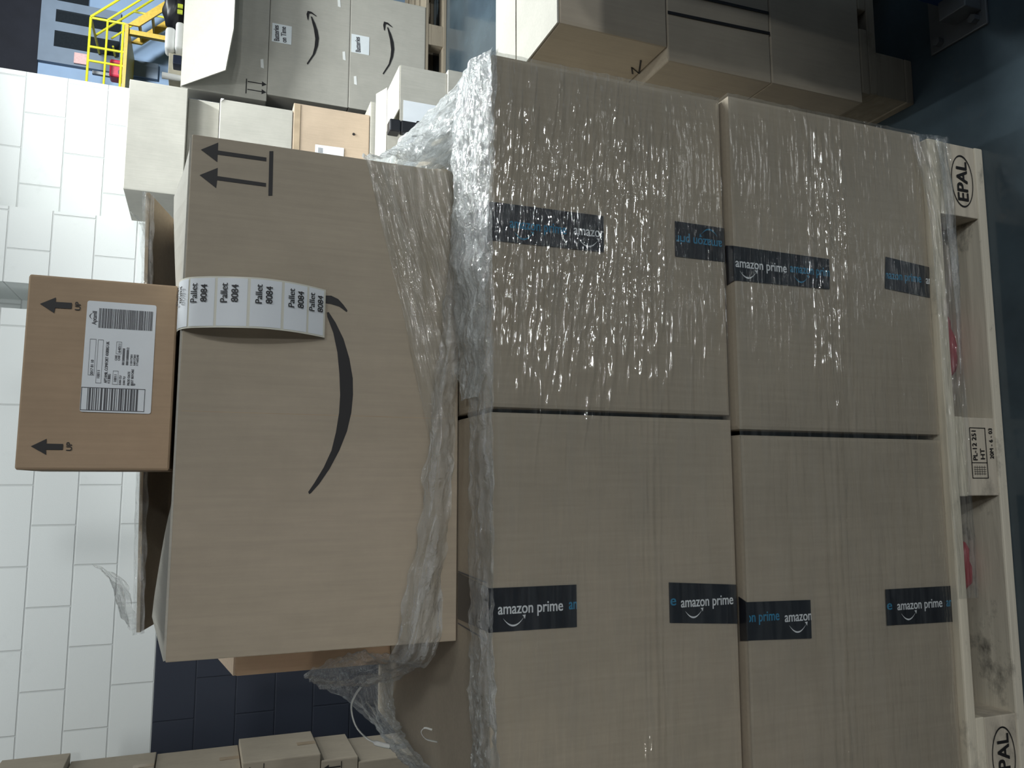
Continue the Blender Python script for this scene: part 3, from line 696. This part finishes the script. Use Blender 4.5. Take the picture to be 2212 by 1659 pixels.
# film clinging to the open back flap
sheet('flap_film', [[(-.298, .452, 1.474), (-.1, .452, 1.480), (.2, .452, 1.488), (.462, .452, 1.497)], [(-.300, .450, 1.492), (-.1, .450, 1.499), (.2, .450, 1.507), (.468, .450, 1.516)]], 90, 8, M['film_crush'], t, .004, 50, .8, 23, .004)
sheet('flap_tail', [[(-.196, .63, 1.578), (-.225, .63, 1.548), (-.25, .63, 1.522), (-.315, .632, 1.512)], [(-.205, .64, 1.560), (-.24, .65, 1.538), (-.285, .645, 1.53), (-.322, .636, 1.508)], [(-.232, .632, 1.520), (-.25, .636, 1.510), (-.285, .638, 1.503), (-.318, .636, 1.490)]], 40, 16, M['film_crush'], t, .008, 30, .8, 29, .008)
sheet('flap_tail', [[(.49, .642, 1.552), (.45, .642, 1.526), (.40, .642, 1.519)], [(.462, .65, 1.519), (.42, .65, 1.508), (.38, .65, 1.505)]], 24, 10, M['film_crush'], t, .006, 30, .8, 31, .006)
# ------------------------------------------------------------------ pile of cartons on the right, next aisle
RXL = .742
pallet('pallet', 'grey shadowed pallet under the dark right-hand pile of three cartons', .787, .75 - .0 + .0, False, True) if False else None
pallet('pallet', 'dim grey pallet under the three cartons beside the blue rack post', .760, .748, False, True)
def right_pile(z0, z1, x0, label): return carton(label, x0, x0 + .62, .148, .455, z0, z1, 'kraft', 'cartons piled beside the rack post', bulge=.002)
a = right_pile(.1445, .377, .738, 'lowest of three cartons in the dim pile beside the blue rack post')
b = right_pile(.378, .616, .737, 'middle carton with two black straps in the pile beside the rack post')
c = right_pile(.617, .839, .763, 'top carton with bright lid and black scribbled side in the pile beside the rack post')
mb = MB()
for x0, x1 in ((.833, .841), (.878, .884)): mb.panel([(x0 - .003, .1468, .615), (x0 + .003, .1468, .615), (x1 + .003, .1468, .379), (x1 - .003, .1468, .379)], .001)
build('strapping_band', mb, M['ink'], b)
mb = MB()
zg = [(.257, .629), (.236, .643), (.251, .618), (.206, .640)]
for (y0, z0), (y1, z1) in zip(zg, zg[1:]): mb.panel([(.7622, y0, z0 - .0018), (.7622, y1, z1 - .0018), (.7622, y1, z1 + .0018), (.7622, y0, z0 + .0018)], .0006)
build('scribble', mb, M['ink'], c)
build('lid_flap', MB().panel([(.764, .150, .8415), (1.38, .150, .8415), (1.38, .343, .8425), (.764, .343, .8425)], .003), M['kraft2'], c)
build('lid_flap', MB().panel([(.764, .347, .8435), (1.38, .347, .8435), (1.38, .455, .8460), (.764, .455, .8460)], .003), M['kraft2'], c)
# rack post with foot plate
t = thing('rack_post', 'blue pallet rack post with bolted grey foot plate by the dim pallet', 'rack', (.93, .02, 0))
build('foot_plate', MB().box(.842, 1.02, -.035, .095, 0, .006), M['steel'], t, bevel=.002)
build('post_column', MB().box(.915, 1.005, .035, .043, .006, 2.4).box(.915, .923, -.03, .035, .006, 2.4).box(.997, 1.005, -.03, .035, .006, 2.4), M['bluesteel'], t, bevel=.001)
build('foot_bracket', MB().box(.875, .915, -.025, .035, .006, .05), M['steel'], t, bevel=.002)
for (x, y) in ((.858, .07), (.862, -.012)):
    m_ = MB(); m_.tube([(x, y, .006), (x, y, .02)], .009, 6); build('anchor_bolt', m_, M['steel'], t)
build('post_guard', MB().box(.93, .99, -.034, -.030, .09, .5), M['orange'], t)
# ------------------------------------------------------------------ pile by the white wall, behind on the right
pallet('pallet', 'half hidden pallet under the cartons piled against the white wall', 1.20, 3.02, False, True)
G = 'cartons piled against the white wall'
carton('brightly lit carton on top of the pile by the wall pillar', 1.337, 1.888, 3.0, 3.5, 1.541, 1.803, 'kraft2', G, False)
o = carton('second carton from the top in the wall pile, set back in shade', 1.365, 1.872, 3.07, 3.5, 1.392, 1.540, 'kraft2', G, False)
c = carton('brightly lit blank carton above the orange one in the wall pile', 1.31, 1.862, 3.0, 3.5, 1.036, 1.390, 'kraft2', G)
build('torn_corner', MB().panel([(1.845, 2.997, 1.388), (1.863, 2.997, 1.388), (1.863, 2.997, 1.372)], .002), M['whiteplastic'], c)
d = carton('orange-brown carton with small white label and a black dot in the wall pile', 1.30, 1.905, 3.0, 3.5, .639, 1.034, 'kraft4', G)
build('small_label', MB().panel([(1.55, 2.998, .920), (1.55, 2.998, .775), (1.699, 2.998, .772), (1.696, 2.998, .920)], .0008), M['paper'], d)
mb = MB()
for i in range(7): mb.quad((1.655 + i * .004, 2.9970, .880), (1.657 + i * .004, 2.9970, .880), (1.657 + i * .004, 2.9970, .905), (1.655 + i * .004, 2.9970, .905))
build('label_print', mb, M['greyink'], d)
mb = MB(); mb.tube([(1.784, 3.0015, .723), (1.784, 2.9965, .723)], .007, 12); build('ink_dot', mb, M['ink'], d)
build('edge_tape', MB().panel([(1.31, 2.9975, 1.0), (1.90, 2.9975, 1.0), (1.90, 2.9975, 1.03), (1.31, 2.9975, 1.03)], .0008), M['cleartape'], d)
carton('carton under the orange-brown one in the wall pile', 1.32, 1.985, 3.0, 3.5, .1445, .637, 'kraft2', G, False)
# open carton in front of that pile, with a dark inside
t = thing('carton', 'open carton with a white label and dark inside, in front of the wall pile', 'box', (1.67, 2.64, .358))
x0, x1, y0, y1, z0, z1 = 1.40, 1.943, 2.50, 2.775, .359, .589
w = .006
build('carton_body', MB().box(x0, x1, y0, y0 + w, z0, z1).box(x0, x1, y1 - w, y1, z0, z1).box(x0, x0 + w, y0 + w, y1 - w, z0, z1).box(x1 - w, x1, y0 + w, y1 - w, z0, z1).box(x0 + w, x1 - w, y0 + w, y1 - w, z0, z0 + w), M['kraft2'], t)
build('side_flap', MB().panel([(1.722, y0 + .004, z1 + .003), (x1, y0 + .004, z1 + .003), (x1, y1, z1 + .003), (1.722, y1, z1 + .003)], .005), M['kraft2'], t)
build('back_flap', MB().panel([(1.50, y1 + .004, z1 + .004), (x1 + .02, y1 + .004, z1 + .004), (x1 + .08, y1 + .21, z1 + .02), (1.56, y1 + .21, z1 + .02)], .005), M['kraft2'], t)
lo = build('shipping_label', MB().panel([(1.42, y0 - .001, .400), (1.768, y0 - .001, .400), (1.768, y0 - .001, .574), (1.42, y0 - .001, .574)], .0008), M['paper'], t)
mb = MB(); text(mb, '12', (1.640, y0 - .003, .478), X, Z, size=.045, bold=.002); build('lettering', mb, M['ink'], lo)
tag(build('black_clip', MB().box(1.590, 1.650, 2.462, 2.530, .5915, .645).box(1.590, 1.650, 2.462, 2.4975, .505, .5915), M['black'], bevel=.007), 'shiny black clip hooked over the rim of the open carton', 'clip')
carton('carton under the open carton in front of the wall pile', 1.40, 1.962, 2.49, 2.86, .1445, .357, 'kraft2', G, False)
# ------------------------------------------------------------------ tall stack beyond the wall end
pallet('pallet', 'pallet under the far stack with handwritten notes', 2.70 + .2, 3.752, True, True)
BYF = 3.748; G = 'big arrow-marked cartons of the far stack'
def bsmile(t_, pts, hds):
    m_ = MB(); poly_xz(m_, pts, BYF - .001); poly_xz(m_, hds, BYF - .001); build('curved_arrow', m_, M['ink'], t_, tri=True)
b3 = carton('lowest carton of the far stack, white note and curved arrow, just above its pallet', 2.292, 3.08, BYF, 4.2, .1445, .636, 'kraft2', G)
b2 = carton('middle carton of the far stack with a white handwritten note and curved arrow', 2.290, 3.08, BYF, 4.2, .638, 1.126, 'kraft2', G)
b1 = carton('top carton of the far stack with down-pointing arrows and a big bright open flap', 2.245, 3.08, BYF, 4.2, 1.128, 1.610, 'kraft2', G)
bsmile(b2, [(2.848, .884), (2.848, .876), (2.806, .855), (2.763, .839), (2.715, .83), (2.664, .834), (2.606, .85), (2.527, .893), (2.532, .899), (2.599, .865), (2.651, .855), (2.706, .852), (2.767, .862)],
       [(2.881, .904), (2.880, .881), (2.858, .847), (2.855, .851), (2.867, .88), (2.866, .893), (2.817, .898), (2.829, .904), (2.857, .91)])
bsmile(b3, [(2.880, .401), (2.883, .395), (2.838, .373), (2.785, .356), (2.739, .351), (2.685, .358), (2.626, .378), (2.553, .419), (2.559, .424), (2.632, .386), (2.686, .375), (2.734, .372), (2.802, .381)],
       [(2.916, .422), (2.914, .396), (2.890, .365), (2.887, .368), (2.901, .399), (2.899, .410), (2.853, .415), (2.858, .421), (2.891, .427)])
mb = MB()
for xa in (2.300, 2.350):
    poly_xz(mb, [(xa, 1.130), (xa + .016, 1.158), (xa + .003, 1.158), (xa + .003, 1.24), (xa - .003, 1.24), (xa - .003, 1.158), (xa - .016, 1.158)], BYF - .001)
poly_xz(mb, [(2.272, 1.244), (2.366, 1.244), (2.366, 1.250), (2.272, 1.250)], BYF - .001)
build('down_arrows', mb, M['ink'], b1, tri=True)
build('front_flap', MB().panel([(2.250, BYF - .002, 1.607), (3.08, BYF - .002, 1.607), (3.08, BYF - .30, 1.335), (2.50, BYF - .30, 1.335), (2.26, BYF - .27, 1.368)], .006), M['kraft2'], b1)
for (bb, q, lines) in ((b2, (2.635, 2.756, .995, 1.111), ('Batteries', 'on Time')), (b3, (2.665, 2.788, .514, .628), ('Batteries',))):
    o = build('handwritten_note', MB().panel([(q[0], BYF - .0006, q[2]), (q[1], BYF - .0006, q[2]), (q[1], BYF - .0006, q[3]), (q[0], BYF - .0006, q[3])], .0006), M['handpaper'], bb); o['label'] = 'white paper note with handwriting'
    m_ = MB()
    for i, s_ in enumerate(lines):
        text(m_, s_, (q[0] + .008, BYF - .002, q[3] - .045 - i * .043 - (.015 if len(lines) == 1 else 0)), (X + Z * .08).normalized(), (Z - X * .08).normalized(), length=.100, size=.044, bold=.0026)
    build('handwriting', m_, M['greyink'], o)
for bb, (x, z) in ((b2, (2.60, .66)), (b2, (2.95, .70)), (b3, (2.45, .585)), (b1, (2.45, 1.15))):
    build('torn_tape', MB().panel([(x, BYF - .0008, z), (x + .06, BYF - .0008, z + .006), (x + .055, BYF - .0008, z + .022), (x + .004, BYF - .0008, z + .018)], .0006), M['whiteplastic'], bb)
# things lying on a carton behind that stack
carton('tall carton behind the far stack carrying white bundles', 2.75, 3.65, 4.75, 5.5, .0005, 1.655, 'kraft2', None, False)
tag(build('bundle', MB().box(3.10, 3.31, 4.92, 5.12, 1.6560, 1.715), M['whiteplastic'], bevel=.022, seg=3, smooth=True), 'fat white plastic bundle lying nearest the bright open flap', 'bundle')
tag(build('bundle', MB().box(3.105, 3.28, 4.96, 5.10, 1.7155, 1.785), M['whiteplastic'], bevel=.026, seg=3, smooth=True), 'smaller white plastic bundle lying on top of the fat one', 'bundle')
tag(build('card_box', MB().box(2.935, 3.105, 5.02, 5.25, 1.6565, 1.755), M['cream'], bevel=.004), 'long cream card box lying beside the white bundles', 'box')
mb = MB(); mb.tube([(2.89, 4.96, 1.6565), (2.89, 4.96, 1.70), (2.89, 4.96, 1.79)], [.02, .022, .024], 16)
tag(build('white_cup', mb, M['whiteplastic'], smooth=False), 'small round white cup standing left of the navy tub', 'cup')
tag(build('plastic_tub', MB().box(2.915, 2.985, 4.80, 4.90, 1.6565, 1.715), M['navy'], bevel=.006), 'navy plastic tub between the white cup and the bright flap', 'tub')
t = thing('holdall', 'black holdall with two yellow reflective patches beyond the far stack', 'bag', (3.48, 5.1, 1.656))
build('bag_body', lump(MB(), (3.49, 5.1, 1.735), (.15, .14, .082), 6), M['black'], t, smooth=True)
for x in (3.385, 3.43): build('reflective_patch', MB().box(x, x + .03, 4.945, 4.962, 1.675, 1.71), M['hivis'], t, bevel=.003)
# ------------------------------------------------------------------ cartons at the left, against the wall
G = 'cartons stacked at the left end of the wall'
pallet('pallet', 'pallet under the left-hand stack of cartons by the slate dado', -1.92, 2.93, True, True) if False else None
specs = [(1.905, 2.18, -1.292, 'top carton of the left-hand stack, shifted towards the load'), (1.538, 1.902, -1.330, 'second carton down in the left-hand stack'),
         (1.168, 1.535, -1.340, 'third carton down in the left-hand stack'), (.815, 1.165, -1.312, 'wide-faced carton fourth down in the left-hand stack'),
         (.640, .812, -1.345, 'shallow carton with two printed arrows, fifth down in the left-hand stack'), (.322, .637, -1.37, 'carton second from the floor in the left-hand stack'), (.0005, .320, -1.37, 'carton standing on the floor under the left-hand stack')]
for i, (z0, z1, xr, lb) in enumerate(specs):
    o = carton(lb, xr - .55, xr, 2.93, 3.3, z0, z1, 'kraft', G, True)
    if i in (1, 2, 3): build('packing_tape', MB().panel([(xr + .0010, 3.09, z0 + .002), (xr + .0010, 3.13, z0 + .002), (xr + .0010, 3.13, z0 + .09), (xr + .0010, 3.09, z0 + .09)], .001), M['cleartape'], o)
    if i in (0, 3, 4):
        m_ = MB()
        for xa in (xr - .035, xr - .085): poly_xz(m_, [(xa, z1 - .01), (xa + .014, z1 - .035), (xa + .003, z1 - .035), (xa + .003, z1 - .09), (xa - .003, z1 - .09), (xa - .003, z1 - .035), (xa - .014, z1 - .035)], 2.929)
        poly_xz(m_, [(xr - .11, z1 - .096), (xr - .012, z1 - .096), (xr - .012, z1 - .092), (xr - .11, z1 - .092)], 2.929)
        build('up_arrows', m_, M['ink'], o, tri=True)
# ------------------------------------------------------------------ far staircase and platform
t = thing('steel_staircase', 'yellow railed steel platform and stair against the blue grey office', 'staircase', (10.6, 20.9, 0))
build('platform_deck', MB().box(8.0, 11.45, 20.0, 21.84, 3.60, 3.68), M['ochre'], t)
rail = lambda nm, a, b, r: build(nm, MB().tube([a, b], r, 8), M['yellow'], t)
for yy in (20.03,):
    rail('hand_rail', (8.0, yy, 4.46), (11.44, yy, 4.46), .03); rail('middle_rail', (8.0, yy, 4.08), (11.44, yy, 4.08), .026); rail('toe_rail', (8.0, yy, 3.72), (11.44, yy, 3.72), .03)
for x in (8.8, 9.55, 10.31, 10.68, 11.44): rail('rail_post', (x, 20.03, 3.68), (x, 20.03, 4.46), .03)
rail('hand_rail', (11.44, 20.03, 4.46), (11.44, 21.8, 4.46), .03); rail('middle_rail', (11.44, 21.3, 4.08), (11.44, 21.8, 4.08), .026)
for s_, y in ((0, 20.0), (1, 20.9)):
    build('stringer', MB().panel([(11.42, y, 3.62), (15.0, y, .02), (14.72, y, .02), (11.42, y, 3.36)], .06, n=(0, 1, 0)), M['ochre'], t)
    rail('stair_rail', (11.44, y, 4.46), (14.9, y, 1.0), .03); rail('stair_rail', (11.44, y, 4.08), (14.9, y, .62), .026)
    for q in (.25, .5, .75, 1): rail('rail_post', (11.44 + 3.46 * q, y, 4.46 - 3.46 * q - .9), (11.44 + 3.46 * q, y, 4.46 - 3.46 * q), .028)
for i in range(12):
    q = (i + .5) / 12; build('stair_tread', MB().box(11.45 + 3.4 * q - .12, 11.45 + 3.4 * q + .12, 20.03, 20.87, 3.5 - 3.5 * q, 3.54 - 3.5 * q), M['ochre'], t)
for x in (8.3, 11.3): build('platform_leg', MB().box(x - .06, x + .06, 20.1, 20.22, 0, 3.6), M['ochre'], t)
t = thing('hand_truck', 'red hand truck parked on the yellow railed platform', 'trolley', (10.45, 20.8, 3.68))
build('truck_body', MB().box(10.28, 10.75, 20.6, 21.0, 3.75, 4.05), M['redpaint'], t, bevel=.05); build('truck_mast', MB().box(10.34, 10.42, 20.75, 20.85, 4.05, 4.45), M['steel'], t)
mb = MB(); mb.tube([(10.4, 20.55, 3.76), (10.4, 21.05, 3.76)], .08, 14); build('wheel', mb, M['black'], t)
tag(build('wall_sign', MB().box(11.05, 11.35, 21.80, 21.858, 4.70, 5.05), M['pink'], bevel=.01), 'pale pink sign on the office wall beside the platform rail', 'sign')
# ------------------------------------------------------------------ light
def area(name, loc, target, sx, sy, power, color=(1, 1, 1)):
    l = bpy.data.lights.new(name, 'AREA'); l.shape = 'RECTANGLE'; l.size = sx; l.size_y = sy; l.energy = power; l.color = color
    o = bpy.data.objects.new(name, l); COL.objects.link(o); o.location = loc
    o.rotation_euler = (Vector(target) - Vector(loc)).to_track_quat('-Z', 'Y').to_euler(); return o
def tube_lamp(name, c, length, power, color=(.95, 1, 1), spread=180):
    l = bpy.data.lights.new(name, 'AREA'); l.shape = 'RECTANGLE'; l.size = .09; l.size_y = length; l.energy = power; l.color = color; l.spread = math.radians(spread)
    o = bpy.data.objects.new(name, l); COL.objects.link(o); o.location = c; o.rotation_euler = (0, 0, 0); return o
tube_lamp('aisle_tube_light', (2.44, 2.42, 3.05), .7, 70, spread=150)
tube_lamp('pile_tube_light', (1.55, 1.15, 2.95), 1.2, 66, spread=125)
tube_lamp('gap_streak_fill', (.695, 2.3, 3.0), .3, 12, spread=110)  # added lamp, throws a bright streak on the floor through the gap
wl = tube_lamp('wall_wash_fill', (-.1, 2.1, 4.4), 2.6, 20, spread=105); wl.rotation_euler = (math.radians(32), 0, math.radians(0)); wl.data.size, wl.data.size_y = 2.6, .09  # added fill washing the left part of the wall, not a known fixture
tube_lamp('front_tube_light', (1.5, -2.6, 3.8), 1.3, 32)
area('hall_light', (2.5, -10, 2.6), (0, 0, .9), .4, .4, 100, (.97, 1, 1))
area('hall_light', (-3.4, -6.5, 2.6), (-.75, .7, 1.05), .7, .5, 1.2, (1, .95, .88)).data.spread = math.radians(18)  # added narrow spot lifting the upper left corner of the load
tube_lamp('rear_fill_light', (3.7, 4.6, 4.3), 1.2, 45, spread=130)  # added fill to whiten the bundles behind the far stack
area('hall_light', (4.3, -9, 3.3), (0, 0, .9), .3, .3, 142, (.97, 1, 1))
area('office_fill_light', (11.5, 13, 5.2), (11.5, 22, 3.8), 1.0, 1.0, 1000, (.9, .97, 1))  # added fill for the far office, no known lamp there
wd = bpy.data.worlds.new('warehouse ambience'); S.world = wd; wd.use_nodes = True
wd.node_tree.nodes['Background'].inputs[0].default_value = (.93, .97, 1, 1); wd.node_tree.nodes['Background'].inputs[1].default_value = .042
# ------------------------------------------------------------------ camera (phone held sideways)
cam = bpy.data.cameras.new('camera'); co = bpy.data.objects.new('camera', cam); COL.objects.link(co); S.camera = co
f_px, C, yaw, pitch, roll = 1719.3166, Vector((-.0466, -1.0555, 1.3969)), .1316, .3672, .0470
F = Vector((math.sin(yaw) * math.cos(pitch), math.cos(yaw) * math.cos(pitch), -math.sin(pitch)))
R0 = Vector((math.cos(yaw), -math.sin(yaw), 0)); U0 = R0.cross(F)
R = R0 * math.cos(roll) + U0 * math.sin(roll); U = -R0 * math.sin(roll) + U0 * math.cos(roll)
right, up, back = -U, R, -F
mw = Matrix(((right.x, up.x, back.x, C.x), (right.y, up.y, back.y, C.y), (right.z, up.z, back.z, C.z), (0, 0, 0, 1)))
co.matrix_world = mw
cam.sensor_fit = 'HORIZONTAL'; cam.sensor_width = 36; cam.lens = f_px * 36 / 2212; cam.clip_start = .02; cam.clip_end = 200
S.cycles.transparent_max_bounces = 32
S.view_settings.view_transform = 'Standard'; S.view_settings.look = 'None'; S.view_settings.gamma = 1; S.view_settings.exposure = 0
